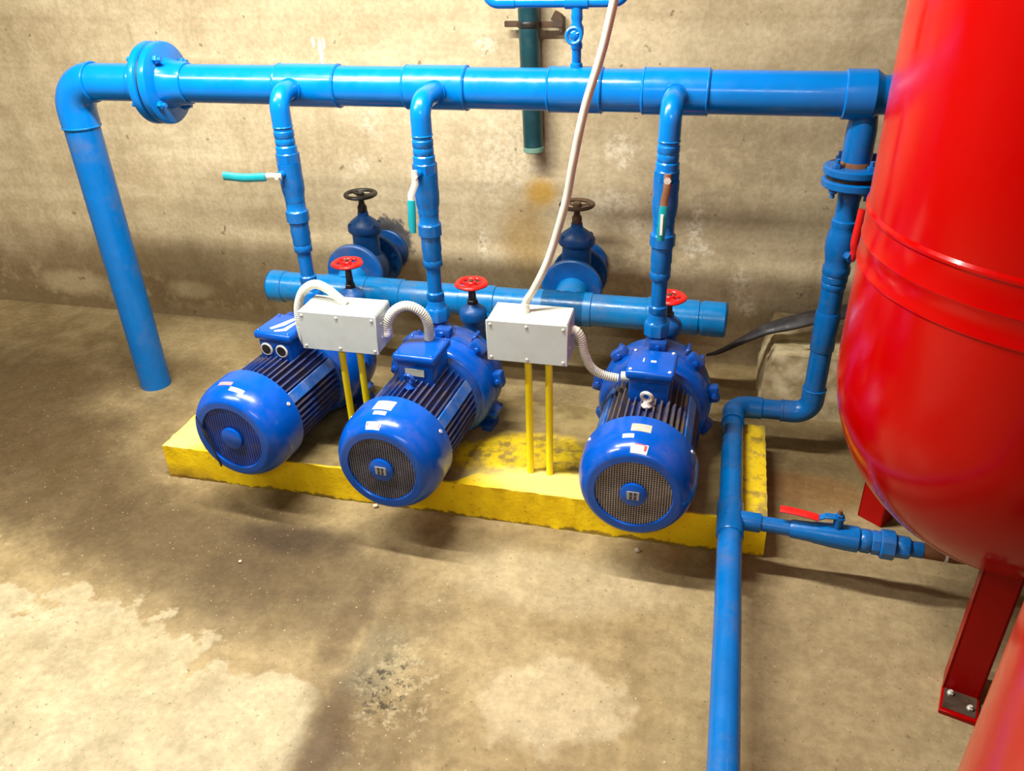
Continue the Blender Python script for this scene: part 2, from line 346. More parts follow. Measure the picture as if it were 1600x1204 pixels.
# plinth: a slab with a slightly ragged rim
def plinth():
    xl, xr, yf, yb, zt = -1.585, .2086, 1.7517, 2.22, .1188
    nx, ny = 110, 24; rnd = random.Random(3)
    bm = bmesh.new(); g = {}
    for i in range(nx+1):
        for j in range(ny+1):
            x = xl+(xr-xl)*i/nx; y = yf+(yb-yf)*j/ny; e = min(i, nx-i, j, ny-j)
            jx = rnd.uniform(-.0015, .0015) if e == 0 else 0
            g[i, j] = bm.verts.new((x+(jx if i in (0, nx) else 0), y+(jx if j in (0, ny) else 0), zt+rnd.uniform(-.0015, .0015)-(.003 if e == 0 else 0)))
    for i in range(nx):
        for j in range(ny): bm.faces.new((g[i, j], g[i+1, j], g[i+1, j+1], g[i, j+1]))
    rim = [(i, 0) for i in range(nx)]+[(nx, j) for j in range(ny)]+[(i, ny) for i in range(nx, 0, -1)]+[(0, j) for j in range(ny, 0, -1)]
    prev = [g[k] for k in rim]
    for zz, am in ((.112, .0012), (.06, .0012), (.012, .002), (0, .003)):
        cur = [bm.verts.new((g[k].co.x+rnd.uniform(-am, am), g[k].co.y+rnd.uniform(-am, am), zz)) for k in rim]
        for a in range(len(rim)):
            b = (a+1) % len(rim); bm.faces.new((prev[a], cur[a], cur[b], prev[b]))
        prev = cur
    bm.faces.new(prev[::-1])
    mb = MB(); bm.verts.index_update(); mb.add([v.co.copy() for v in bm.verts], [[v.index for v in f.verts] for f in bm.faces]); bm.free()
    return mb.build('concrete_plinth', M['plinth'], smooth=35)
tag(plinth(), 'low concrete plinth with yellow painted rim under the three pumps', 'plinth')

# ------------------------------------------------------------------ helpers for fittings
def bolt(mb, A, d, r=.008, h=.007, stud=.006):
    A = Vector(A); d = Vector(d).normalized()
    mb.hexnut(A, d, r, h); mb.cyl(A+d*h*.9, A+d*(h+stud), r*.55, 8)
def ribbed(mb, pts, r, pitch=.006, amp=.0011, seg=14):
    P = spline(pts, 14); L = [0]
    for a, b in zip(P, P[1:]): L.append(L[-1]+(b-a).length)
    n = int(L[-1]/pitch*2); Q = []; R = []; j = 0
    for k in range(n+1):
        s = L[-1]*k/n
        while j < len(L)-2 and L[j+1] < s: j += 1
        t = (s-L[j])/max(1e-9, L[j+1]-L[j]); Q.append(P[j].lerp(P[j+1], t)); R.append(r+(amp if k % 2 else -amp))
    return mb.tube(Q, R, seg)

# ------------------------------------------------------------------ overhead header pipe
HY, HZ = 2.2577, 1.0867
H = thing('header_pipe', 'big blue horizontal discharge pipe along the wall with elbow dropping to the floor at left', 'pipe', (-1.0, HY, HZ))
def hx(x, dz=0): return (x, HY, HZ+dz)
def seg(x0, x1, r, name='pipe', mat='header', bev=.0):
    MB().lathe([(r-.004, 0), (r, .003), (r, x1-x0-.003), (r-.004, x1-x0)], hx(x0), (1, 0, 0), 40).build(name, M[mat], H)
XD = -1.987
def pipeseg(x0, x1): MB().lathe([(.0545, 0), (.0545, x1-x0)], hx(x0), (1, 0, 0), 40).build('pipe', M['header'], H)
seg(-1.91, -1.69, .0545)
el = MB(); pts = [(-1.895, HY, HZ)]+arc((-1.895, HY, HZ-.092), (0, 0, 1), (-1, 0, 0), .092, 12)+[(XD, HY, .948)]
el.tube(pts, .0585, 36); el.torus((XD, HY, .952), (0, 0, 1), .057, .0035, 36, 8); el.torus((-1.897, HY, HZ), (1, 0, 0), .057, .0035, 36, 8)
el.build('elbow', M['header'], H)
dp = MB().lathe([(.0545, 0), (.0545, .96)], (XD, HY, 0), (0, 0, 1), 40).build('downpipe', M['pipe'], H)
# flange pair
for x0, x1, bx in ((-1.694, -1.666, -1), (-1.660, -1.630, 1)):
    fl = MB().lathe([(.110, 0), (.1165, .005), (.118, .010), (.1165, x1-x0-.005), (.110, x1-x0)], hx(x0), (1, 0, 0), 56).build('flange', M['header'], H)
    for a in (45, 135, 225, 315):
        b = MB(); aa = rad(a+12); p = Vector((x1 if bx > 0 else x0, HY+.089*sin(aa), HZ+.089*cos(aa)))
        bolt(b, p, (bx, 0, 0), .0125, .012, .012); b.build('bolt', M['header'], fl)
MB().cyl(hx(-1.667), hx(-1.659), .108, 48).build('gasket', M['black'], H)
MB().lathe([(.074, 0), (.069, .012), (.062, .045), (.0595, .068), (.0585, .07)], hx(-1.632), (1, 0, 0), 40).build('flange_hub', M['header'], H)
MB().lathe([(.0595, 0), (.061, .004), (.061, .012), (.056, .02)], hx(-1.745), (1, 0, 0), 40).build('collar', M['header'], H)
TE = ((-1.266, -1.073), (-.875, -.692), (-.469, -.319), (-.219, -.044))
px = -1.565
for a, b in TE:
    pipeseg(px-.005, a+.012)
    seg(a, b, .0590, 'tee')
    for xx in (a+.006, b-.006): MB().torus(hx(xx), (1, 0, 0), .0575, .003, 40, 6).build('tee_rim', M['header'], H)
    px = b-.007
pipeseg(px, .29)
seg(.279, .352, .0605, 'coupling')
MB().lathe([(.0605, 0), (.049, .016), (.047, .02), (.047, .075)], hx(.350), (1, 0, 0), 36).build('reducer', M['header'], H)

# ------------------------------------------------------------------ right hand drop pipe, front run and branch
D = thing('tank_feed_pipe', 'blue pipe dropping beside the red tank then bending forward along the floor', 'pipe', (.337, HY, 0))
VX, PZ, FX = .337, .155, .110
MB().lathe([(.036, 0), (.037, .01), (.037, .10), (.033, .135)], (VX, HY, .902), (0, 0, 1), 32, (True, True)).build('top_pipe', M['pipe'], D)
for z0, nd in ((.890, 1), (.857, -1)):
    fl = MB().lathe([(.072, 0), (.077, .004), (.077, .018), (.072, .022)], (VX, HY, z0), (0, 0, 1), 40).build('flange', M['pipe'], D)
    for a in (35, 125, 215, 305):
        b = MB(); aa = rad(a); zb = z0+.022 if nd > 0 else z0
        bolt(b, (VX+.058*cos(aa), HY+.058*sin(aa), zb), (0, 0, nd), .011, .011, .012); b.build('bolt', M['pipe'], fl)
MB().cyl((VX, HY, .878), (VX, HY, .891), .066, 32).build('gasket', M['black'], D)
MB().lathe([(.040, 0), (.038, .012), (.036, .014)], (VX, HY, .911), (0, 0, 1), 28).build('rusty_collar', M['rust'], D, 'rust stained collar above the flange')
MB().lathe([(.031, 0), (.029, .01), (.028, .05), (.031, .07), (.028, .085), (.028, .1)], (VX, HY, .765), (0, 0, 1), 28).build('nipple', M['pipe'], D)
vb = MB().lathe([(.034, 0), (.037, .006), (.037, .022), (.033, .03), (.036, .05), (.0405, .075), (.0405, .10), (.036, .125), (.033, .135), (.0345, .14), (.0345, .155), (.029, .16)], (VX, HY, .61), (0, 0, 1), 28).build('ball_valve', M['pipe'], D)
lv = MB(); lv.cyl((VX, HY, .68), (VX+.020, HY-.045, .68), .012, 12); lv.cyl((VX+.020, HY-.044, .68), (VX+.025, HY-.056, .68), .013, 6); lv.build('valve_stem', M['pipe'], vb)
lv = MB(); lv.tube(spline([(.362, HY-.050, .672), (.366, HY-.054, .70), (.362, HY-.058, .73), (.366, HY-.058, .815)], 6), .0105, 10, flat=.55); lv.build('lever', M['redwheel'], vb, 'red valve lever')
MB().lathe([(.031, 0), (.0335, .006), (.0335, .016), (.031, .020), (.0345, .024), (.0345, .040), (.030, .045)], (VX, HY, .568), (0, 0, 1), 28).build('union', M['pipe'], D)
MB().lathe([(.0305, 0), (.0305, .35)], (VX, HY, .225), (0, 0, 1), 32).build('pipe', M['pipe'], D)
MB().lathe([(.0325, 0), (.034, .004), (.034, .118), (.0325, .122)], (VX, HY, .375), (0, 0, 1), 32).build('coupling', M['pipe'], D)
R = .034
e = MB(); e.tube([(VX, HY, .245), (VX, HY, .205)]+arc((VX-.05, HY, PZ+.05), (1, 0, 0), (0, 0, -1), .05, 10)+[(VX-.085, HY, PZ)], R, 28)
e.torus((VX, HY, .243), (0, 0, 1), .0325, .003, 28, 6); e.torus((VX-.083, HY, PZ), (1, 0, 0), .0325, .003, 28, 6); e.build('elbow', M['pipe'], D)
MB().cyl((VX-.08, HY, PZ), (FX+.07, HY, PZ), .0305, 28).build('pipe', M['pipe'], D)
e = MB(); e.tube([(FX+.085, HY, PZ), (FX+.05, HY, PZ)]+arc((FX+.05, HY-.05, PZ), (0, 1, 0), (-1, 0, 0), .05, 10)+[(FX, HY-.105, PZ)], R, 28)
e.torus((FX+.083, HY, PZ), (1, 0, 0), .0325, .003, 28, 6); e.build('elbow', M['pipe'], D)
MB().cyl((FX, HY-.10, PZ), (FX, -.6, PZ), .0298, 32).build('pipe', M['pipe'], D)
MB().lathe([(.0315, 0), (.034, .004), (.034, .125), (.0315, .129)], (FX, 1.632, PZ), (0, 1, 0), 32).build('tee', M['pipe'], D)
MB().lathe([(.0315, 0), (.0338, .004), (.0338, .09), (.0315, .094)], (FX, .70, PZ), (0, 1, 0), 32).build('coupling', M['pipe'], D)
for i, yy in enumerate((.2, -.45)):
    MB().box((FX, yy, .0625), (.06, .05, .125), bev=.006).build('support_block', M['block'], D)
def by(x): return 1.702-.065*(x-.15)
BY = by(.362)
MB().lathe([(.0235, 0), (.0245, .003), (.0245, .062), (.0225, .066)], (FX+.01, by(FX+.01), PZ), (1, -.065, 0), 28).build('branch_socket', M['pipe'], D)
MB().cyl((FX+.06, by(FX+.06), PZ), (.262, by(.262), PZ), .0195, 24).build('branch_pipe', M['pipe'], D)
bvv = MB().lathe([(.021, 0), (.023, .006), (.025, .05), (.027, .06), (.0305, .10), (.032, .135), (.032, .158), (.028, .162)], (.255, by(.255), PZ), (1, -.065, 0), 28).build('branch_ball_valve', M['pipe'], D)
MB().lathe([(.0265, 0), (.0295, .004), (.0295, .022), (.0265, .026), (.030, .029), (.030, .044), (.026, .047)], (.417, by(.417), PZ), (1, -.065, 0), 8).build('hex_adapter', M['pipe'], D)
MB().lathe([(.031, 0), (.0365, .004), (.0365, .032), (.031, .036)], (.462, by(.462), PZ), (1, -.065, 0), 8).build('union_nut', M['pipe'], D)
MB().lathe([(.025, 0), (.0275, .003), (.0275, .030), (.024, .034)], (.497, by(.497), PZ), (1, -.065, 0), 8).build('hex_bush', M['pipe'], D)
MB().lathe([(.0195, 0), (.0195, .03)], (.528, by(.528), PZ), (1, -.065, 0), 24).build('painted_nipple', M['pipe'], D)
MB().tube([(.555, by(.555), PZ), (.63, by(.63), PZ), (.650, by(.65)-.004, PZ+.006), (.660, by(.66)-.015, PZ+.026), (.662, by(.66)-.026, PZ+.058), (.662, by(.66)-.032, PZ+.11)], .0185, 20).build('rusty_pipe', M['rust'], D, 'bare rusty steel pipe end')
MB().lathe([(.0205, 0), (.0205, .006)], (.606, by(.606), PZ), (1, -.065, 0), 20).build('tape_ring', M['conduit'], D, 'pale tape ring on the rusty pipe')
MB().cyl((.362, BY, PZ+.028), (.362, BY, PZ+.058), .012, 12).build('valve_stem', M['pipe'], bvv)
lb = MB(); lb.box((.352, BY, PZ+.058), (.045, .020, .005), bev=.001); lb.box((.322, BY+.003, PZ+.050), (.03, .018, .005), Matrix.Rotation(rad(-28), 3, 'Y'), .001); lb.hexnut((.362, BY, PZ+.06), (0, 0, 1), .010, .008); lb.build('lever_bracket', M['pipe'], bvv)
MB().cyl((.362, BY, PZ+.068), (.362, BY, PZ+.080), .005, 8).build('stem_tip', M['rust'], bvv)
lr = MB(); lr.tube(spline([(.315, BY+.004, PZ+.046), (.29, BY+.006, PZ+.050), (.25, BY+.010, PZ+.053), (.225, BY+.012, PZ+.053)], 5), .0125, 12, flat=.5); lr.build('lever_grip', M['redwheel'], bvv, 'red plastic lever grip')

# ------------------------------------------------------------------ riser pipes
def riser(label, X, Y, kind):
    T = thing('riser_pipe', label, 'pipe', (X, Y, .46), group='risers from the pumps to the header')
    e = MB(); e.tube([(X, HY-.045, HZ), (X, Y+.042, HZ)]+arc((X, Y+.042, HZ-.042), (0, 0, 1), (0, -1, 0), .042, 10)+[(X, Y, 1.0)], .0275, 28)
    e.torus((X, Y, 1.002), (0, 0, 1), .0262, .003, 28, 6); e.build('elbow', M['header'], T)
    MB().lathe([(.031, 0), (.031, .010), (.0285, .013)], (X, HY-.068, HZ), (0, 1, 0), 28).build('saddle_ring', M['header'], T)
    MB().lathe([(.0265, .07), (.0265, .062), (.0285, .06), (.0285, .045), (.0265, .042), (.028, .038), (.028, .024), (.0265, .022), (.030, .018), (.030, .0)], (X, Y, .930), (0, 0, 1), 28).build('adapter', M['header'], T)
    MB().lathe([(.030, 0), (.0335, .004), (.0335, .028), (.030, .032)], (X, Y, .900), (0, 0, 1), 8, ph=.39).build('hex_collar', M['pipe'], T)
    bv = MB().lathe([(.027, 0), (.0295, .010), (.0285, .014), (.0325, .035), (.0338, .06), (.0325, .085), (.0335, .10), (.0335, .118)], (X, Y, .785), (0, 0, 1), 28).build('ball_valve', M['pipe'], T)
    MB().lathe([(.028, 0), (.0335, .004), (.0335, .034), (.030, .038), (.0285, .040), (.0285, .062)], (X, Y, .725), (0, 0, 1), 10).build('union_nut', M['pipe'], T)
    MB().lathe([(.0255, 0), (.0275, .006), (.0265, .02), (.0285, .03), (.0275, .06), (.029, .075)], (X, Y, .655), (0, 0, 1), 24).build('reducer', M['pipe'], T)
    MB().lathe([(.025, 0), (.0282, .004), (.0282, .022), (.025, .026)], (X, Y, .632), (0, 0, 1), 8, ph=.2).build('hex_bush', M['pipe'], T)
    MB().cyl((X, Y, .545), (X, Y, .635), .0208, 24).build('pipe', M['pipe'], T)
    MB().lathe([(.030, 0), (.028, .008), (.0255, .012), (.0255, .022), (.0235, .026), (.0255, .030), (.0255, .048), (.022, .052)], (X, Y, .505), (0, 0, 1), 24).build('socket', M['pipe'], T)
    MB().lathe([(.031, 0), (.0365, .005), (.0365, .036), (.032, .043), (.029, .046)], (X, Y, .464), (0, 0, 1), 8, ph=.39).build('union_hex', M['pipe'], T)
    # lever handle and stem
    if kind == 'open_left':
        st = Vector((X-.012, Y-.05, .876)); MB().cyl((X, Y, .876), st, .011, 12).build('valve_stem', M['pipe'], bv)
        MB().cyl(st-Vector((0, -.001, 0)), st+Vector((-.001, -.010, 0)), .0095, 6).build('stem_nut', M['steel'], bv, 'bright steel nut')
        MB().tube(spline([st+Vector((.012, -.004, 0)), st+Vector((-.02, -.004, 0)), st+Vector((-.045, -.008, -.002))], 5), .0035, 8, flat=2.6).build('lever', M['steel'], bv, 'steel lever shank')
        MB().tube(spline([st+Vector((-.035, -.009, -.002)), st+Vector((-.10, -.014, -.005)), st+Vector((-.165, -.014, -.002))], 5), .0065, 12, flat=1.9).build('lever_grip', M['teal'], bv, 'teal grip pointing left')
    else:
        sx = -.010 if kind == 'shut_steel' else .006
        zs = .908 if kind == 'shut_steel' else .918; st = Vector((X+sx, Y-.05, zs)); MB().cyl((X, Y, zs), st, .011, 12).build('valve_stem', M['pipe'], bv)
        MB().cyl(st+Vector((0, .001, 0)), st+Vector((0, -.010, 0)), .0095, 6).build('stem_nut', M['steel'], bv, 'bright steel nut')
        o = Vector((0, -.006, 0)); k = .012 if kind == 'shut_steel' else .004
        MB().tube([st+o+Vector((0, 0, .016)), st+o+Vector((0, 0, -.02)), st+o+Vector((-k, -.008, -.05)), st+o+Vector((-k, -.009, -.075))], [.0085, .0095, .0095, .009], 8, flat=.45).build('lever', M['steel'] if kind == 'shut_steel' else M['rust'], bv, 'bare steel lever shank' if kind == 'shut_steel' else 'rusty lever shank')
        gp = MB().tube([st+o+Vector((-k, -.009, -.062)), st+o+Vector((-k, -.010, -.075)), st+o+Vector((-k-.003, -.011, -.13)), st+o+Vector((-k-.003, -.010, -.152))], [.0105, .0115, .0115, .009], 12, flat=.55).build('lever_grip', M['teal'], bv, 'teal grip hanging down')
        if kind != 'shut_steel':
            MB().box(st+o+Vector((-k-.0025, -.0185, -.108)), (.007, .002, .055), bev=.0006).build('grip_stripe', M['white'], bv, 'pale worn stripe on the grip')
    return T
riser('blue riser over the leftmost pump, its teal valve lever turned out to the left', -1.201, 2.12, 'open_left')
riser('blue riser over the middle pump, its teal lever hanging down on a bright steel shank', -.771, 2.07, 'shut_steel')
riser('blue riser over the rightmost pump, its teal lever hanging on a rusty shank', -.130, 2.09, 'shut_rusty')

# ------------------------------------------------------------------ suction manifold
MY, MZ, MR = 2.4496, .3537, .0535
SM = thing('suction_manifold', 'lower blue horizontal pipe with capped ends running behind the three pumps', 'pipe', (-.7, MY, MZ))
def mp(x, name, L, prof, segs=36): MB().lathe(prof, (x, MY, MZ), (1, 0, 0), segs).build(name, M['manifold'], SM)
mp(-1.50, 'pipe', 0, [(MR, 0), (MR, 1.53)])
def sleeve(x0, x1, name='tee'):
    mp(x0, name, 0, [(MR, 0), (MR+.0035, .003), (MR+.0035, x1-x0-.003), (MR, x1-x0)])
for a, b in ((-1.165, -1.03), (-.82, -.695), (-.565, -.39), (-.19, -.02)): sleeve(a, b)
sleeve(-1.535, -1.478, 'end_cap'); sleeve(-.012, .062, 'end_cap')
MB().lathe([(MR-.004, 0), (MR+.003, .006)], (-1.541, MY, MZ), (1, 0, 0), 36).build('cap_face', M['manifold'], SM)
MB().lathe([(MR+.003, 0), (MR-.004, .006), (MR-.010, .0065)], (.061, MY, MZ), (1, 0, 0), 36).build('cap_face', M['manifold'], SM)
for xx in (-1.24, -.45):
    sleeve(xx-.085, xx+.085)
    MB().lathe([(.0565, .01), (.0565, .105)], (xx, MY, MZ+.004), (0, 1, .35 if xx < -1 else .12), 32).build('wall_stub', M['manifold'], SM)
for xx in (-1.135, -.727, -.117):
    MB().lathe([(.029, .02), (.029, .075)], (xx, MY, MZ-.02), (0, -1, -.35), 24).build('pump_stub', M['manifold'], SM)

# ------------------------------------------------------------------ gate valves to the wall (black wheels)
def wheel(mb, c, R, r, spokes, tilt=(0, 0, 1), hub=.014, wavy=False, sq=.8):
    x, y, d = frame(tilt); c = Vector(c)
    if wavy:
        P = [c+(x*cos(a)+y*sin(a))*(R*(1+.035*cos(5*a))) for a in [2*pi*k/60 for k in range(61)]]
        vs = []; fs = []; n = 60; rs = 10
        for i in range(n):
            e = (P[i]-c).normalized()
            for k in range(rs):
                b = 2*pi*k/rs; vs.append(P[i]+e*(r*cos(b))+d*(r*sq*sin(b)))
        for i in range(n):
            for k in range(rs):
                i2 = (i+1) % n; k2 = (k+1) % rs; fs.append((i*rs+k, i2*rs+k, i2*rs+k2, i*rs+k2))
        mb.add(vs, fs)
    else: mb.torus(c, d, R, r, 44, 10, sq)
    for k in range(spokes):
        a = 2*pi*k/spokes+.5; e = x*cos(a)+y*sin(a)
        mb.tube([c-d*.004+e*hub*.6, c-d*.004+e*(R*.5), c+e*(R-r*.4)], [r*.75, r*.55, r*.7], 8)
    mb.cyl(c-d*.016, c+d*.008, hub, 14, bev=.002)
def wall_valve(label, X, wmat, wlabel, fo):
    Y = 2.635; Z = MZ+.016
    T = thing('gate_valve', label, 'valve', (X, Y, Z-.1), group='wall gate valves with dark wheels')
    MB().lathe([(.058, -.07), (.060, -.05), (.070, -.03), (.075, 0), (.070, .03), (.060, .05), (.058, .07)], (X, Y, Z), (0, 1, 0), 32).build('valve_body', M['valve'], T)
    ff = MB().lathe([(.099, 0), (.104, .004), (.104, .018), (.099, .022)], (X, Y-.088-fo[0], Z+fo[1]), (0, 1, 0), 48).build('flange', M['valve'], T)
    MB().lathe([(.060, 0), (.060, fo[0]+.02)], (X, Y-.072-fo[0], Z+fo[1]*.6), (0, 1, 0), 32).build('valve_neck', M['valve'], T)
    fl = MB().lathe([(.094, 0), (.099, .004), (.099, .016), (.094, .020)], (X, Y+.062, Z), (0, 1, 0), 44).build('flange', M['valve'], T)
    for k in range(8):
        a = 2*pi*(k+.5)/8; b = MB()
        bolt(b, (X+.080*cos(a), Y+.062, Z+.080*sin(a)), (0, -1, 0), .010, .009, .006); b.build('bolt', M['valve'], fl)
    MB().lathe([(.0535, 0), (.0535, .115)], (X, Y+.079, Z), (0, 1, 0), 32).build('wall_pipe', M['valve'], T)
    MB().lathe([(.082, 0), (.086, .004), (.084, .015)], (X, 2.803, Z), (0, 1, 0), 32).build('wall_collar', M['valve'], T)
    bb = MB(); bb.lathe([(.052, .03), (.050, .130), (.060, .138), (.064, .145), (.064, .160), (.060, .168), (.046, .182), (.032, .192), (.021, .200), (.019, .216)], (X, Y, Z), (0, 0, 1), 28)
    for v in range(len(bb.v)):
        x, y, z = bb.v[v]; bb.v[v] = (x, Y+(y-Y)*.72, z)
    bo = bb.build('bonnet', M['valve'], T)
    for a in (40, 140, 220, 320):
        b = MB(); bolt(b, (X+.058*cos(rad(a)), Y+.04*sin(rad(a)), Z+.164), (0, 0, 1), .008, .008, .004); b.build('bolt', M['valve'], bo)
    MB().lathe([(.015, 0), (.017, .004), (.017, .022), (.012, .03), (.010, .04), (.010, .075)], (X, Y, Z+.212), (0, 0, 1), 14).build('stem', M[wmat], T)
    w = MB(); wheel(w, (X, Y, Z+.278), .052, .0085, 3); w.build('handwheel', M[wmat], T, wlabel)
wall_valve('blue flanged gate valve with clean black handwheel, on the wall behind the left junction box', -1.232, 'black', 'black handwheel', (.045, .030))
wall_valve('blue flanged gate valve with rust-brown handwheel, behind the long metal conduit', -.453, 'darkiron', 'rust-brown handwheel', (.01, .012))

# ------------------------------------------------------------------ pumps
AZ = .161
def decal(mb, a0, a1, t0, t1, rf, n=8):
    # patch lying on the cowl: angle a measured from straight up towards +x, rf(t) = radius
    vs = []; fs = []
    ts = [t0+(t1-t0)*i/3 for i in range(4)]
    for t in ts:
        for k in range(n+1):
            a = a0+(a1-a0)*k/n; r = rf(t)+.0009; vs.append((r*sin(a), t, AZ+r*cos(a)))
    m = len(vs)
    for t in ts:
        for k in range(n+1):
            a = a0+(a1-a0)*k/n; r = rf(t)-.001; vs.append((r*sin(a), t, AZ+r*cos(a)))
    for i in range(3):
        for k in range(n):
            q = i*(n+1)+k; fs += [(q, q+1, q+n+2, q+n+1), (m+q, m+q+n+1, m+q+n+2, m+q+1)]
    per = [k for k in range(n)]+[i*(n+1)+n for i in range(3)]+[3*(n+1)+k for k in range(n, 0, -1)]+[i*(n+1) for i in range(3, 0, -1)]
    for a, b in zip(per, per[1:]+per[:1]): fs.append((a, b, m+b, m+a))
    return mb.add(vs, fs)
COWL = [(.1135, 0), (.118, .0022), (.126, .010), (.1345, .024), (.141, .040), (.1452, .058), (.1465, .075), (.1470, .125)]
def rcowl(t):
    for (r0, t0), (r1, t1) in zip(COWL, COWL[1:]):
        if t0 <= t <= t1: return r0+(r1-r0)*(t-t0)/(t1-t0)
    return .147
def pump(label, X, Y, yaw, v, nx, ny):
    T = thing('pump', label, 'pump', (X, Y, .1188), -rad(yaw), 'pumps on the plinth', absolute=False)
    A = (0, 0, AZ); ax = (0, 1, 0)
    cowl = MB().lathe([(.094, .008), (.0945, .001), (.096, -.0005), (.108, 0)]+COWL+[(.1435, .126), (.142, .10)], A, ax, 64, (False, False)).build('fan_cowl', M['pump'], T)
    MB().lathe([(.0955, .010), (.0955, .013)], A, ax, 40).build('grille_back', M['dark'], cowl)
    g = MB(); R = .0943
    if v == 1:
        for k in range(-11, 12):
            x = k*.0081; h = math.sqrt(R*R-x*x)
            g.box((x, .0075, AZ), (.0062, .004, 2*h))
        for k in range(-11, 12):
            z = k*.0081; h = math.sqrt(R*R-z*z); g.box((0, .0085, AZ+z), (2*h, .003, .0050))
    else:
        for k in range(-14, 15):
            x = k*.0064; h = math.sqrt(R*R-x*x); g.box((x, .0055, AZ), (.0020, .002, 2*h))
        for k in range(-14, 15):
            z = k*.0064; h = math.sqrt(R*R-z*z); g.box((0, .008, AZ+z), (2*h, .002, .0016))
    g.build('fan_grille', M[('meshblue', 'meshgrey', 'mesh')[v-1]], cowl, kind='stuff')
    hb = MB().lathe([(.030, -.004), (.033, -.002), (.033, .008)], A, ax, 32).build('cowl_hub', M['pump'], cowl)
    if v == 1:
        s = MB(); s.tube(spline([(-.108, .0025, AZ+.050), (-.094, -.001, AZ+.02), (-.074, -.002, AZ-.04), (-.060, -.001, AZ-.105)], 8), .0030, 6); s.build('mark', M['black'], cowl, 'dark curved mark across the face')  # thin dark tube bowed across the cowl face
    else:
        e = MB(); e.box((0, -.0045, AZ), (.030, .002, .024), bev=.0006); e.build('emblem_plate', M['emblem'], cowl, 'small square metal emblem plate')
        e = MB()
        for dx in (-.0052, .0052):
            for dz, hh in ((.0058, .0095), (-.0058, .0095)): e.box((dx, -.0056, AZ+dz), (.0060, .001, hh))
        e.build('emblem_bars', M['dark'], cowl, 'dark bars of the emblem')
    # labels and painted lamp glare on the cowl
    d = rad
    if v == 1:
        decal(MB(), d(-19), d(-1), .046, .058, rcowl).build('sticker', M['pink'], cowl, 'faded red sticker')
        decal(MB(), d(0), d(18), .030, .042, rcowl).build('sticker', M['white'], cowl, 'white sticker')
    elif v == 2:
        decal(MB(), d(-15), d(3), .004, .021, rcowl).build('sticker', M['white'], cowl, 'white sticker with red marks at its ends')
        decal(MB(), d(-14), d(-12.4), .011, .018, lambda t: rcowl(t)+.0006).build('sticker_mark', M['redprint'], cowl)
        decal(MB(), d(.8), d(2.2), .007, .018, lambda t: rcowl(t)+.0006).build('sticker_mark', M['redprint'], cowl)
        decal(MB(), d(-15), d(6), .060, .100, rcowl).build('nameplate', M['plate'], cowl, 'bare metal nameplate')
        decal(MB(), d(-11), d(3), .042, .054, rcowl).build('sticker', M['white'], cowl, 'narrow white lamp glare painted on the cowl')  # tube light's glare painted as a white patch
    else:
        decal(MB(), d(-6), d(12), .004, .023, rcowl).build('sticker', M['white'], cowl, 'white sticker with a red corner')
        decal(MB(), d(8), d(11), .009, .021, lambda t: rcowl(t)+.0006).build('sticker_mark', M['redprint'], cowl)
        decal(MB(), d(-2), d(9), .0205, .0225, lambda t: rcowl(t)+.0006).build('sticker_mark', M['redprint'], cowl)
        decal(MB(), d(-8), d(11), .060, .090, rcowl).build('nameplate', M['plate'], cowl, 'bare metal nameplate')
        decal(MB(), d(-15), d(-4), .038, .050, rcowl).build('sticker', M['white'], cowl, 'small white lamp glare painted on the cowl')  # lamp reflection painted on as a short white patch
    for a in (60, -60, 180):
        b = MB(); q = Vector((.1462*sin(d(a)), .105, AZ+.1462*cos(d(a)))); b.lathe([(.006, 0), (.005, .003)], q, (sin(d(a)), 0, cos(d(a))), 10); b.build('screw', M['steel'], cowl)
    # finned motor body
    body = MB().lathe([(.095, .10), (.112, .112), (.112, .365)], A, ax, 48).build('motor_body', M['fin'], T)
    f = MB()
    for k in range(46):
        a = 2*pi*k/46+.02; deg = math.degrees(a) % 360
        dd = min(deg, 360-deg)
        if 52 < dd < 66: continue
        ro = .132 if dd > 24 else .127
        y0, y1 = .108, .362
        rot = Matrix.Rotation(a, 3, 'Y')
        c = rot @ Vector((0, 0, (.108+ro)/2)); f.box((c.x, (y0+y1)/2, AZ+c.z), (.0042, y1-y0, ro-.108), rot)
    f.build('cooling_fins', M['finbrown' if v == 3 else 'fin'], body, kind='stuff')
    for sgn in (1, -1):
        rot = Matrix.Rotation(sgn*rad(59), 3, 'Y'); c = rot @ Vector((0, 0, .121))
        MB().box((c.x, .236, AZ+c.z), (.034, .250, .024), rot, .002).build('side_pad', M['pad'], body)
    MB().lathe([(.125, .352), (.137, .358), (.139, .366), (.139, .386), (.132, .392)], A, ax, 48).build('end_shield', M['cast'], T)
    # terminal box
    zl = .361; yb0, yb1 = .243, .372; cy = (yb0+yb1)/2
    tb = MB().box((0, cy, (AZ+.105+zl-.018)/2), (.106, yb1-yb0-.016, zl-.018-(AZ+.105)), bev=.006, seg=2).build('terminal_box', M['pump'], T)
    lid = MB(); lid.box((0, cy, zl-.010), (.124, yb1-yb0, .026), bev=.0085, seg=3); lid.build('lid', M['pump'], tb)
    for sx in (-1, 1):
        for sy in (-1, 1):
            b = MB(); b.lathe([(.0048, 0), (.0048, .002), (.003, .0035)], (sx*.050, cy+sy*.052, zl+.0025), (0, 0, 1), 10); b.build('lid_screw', M['steel' if v == 3 else 'pump'], tb)
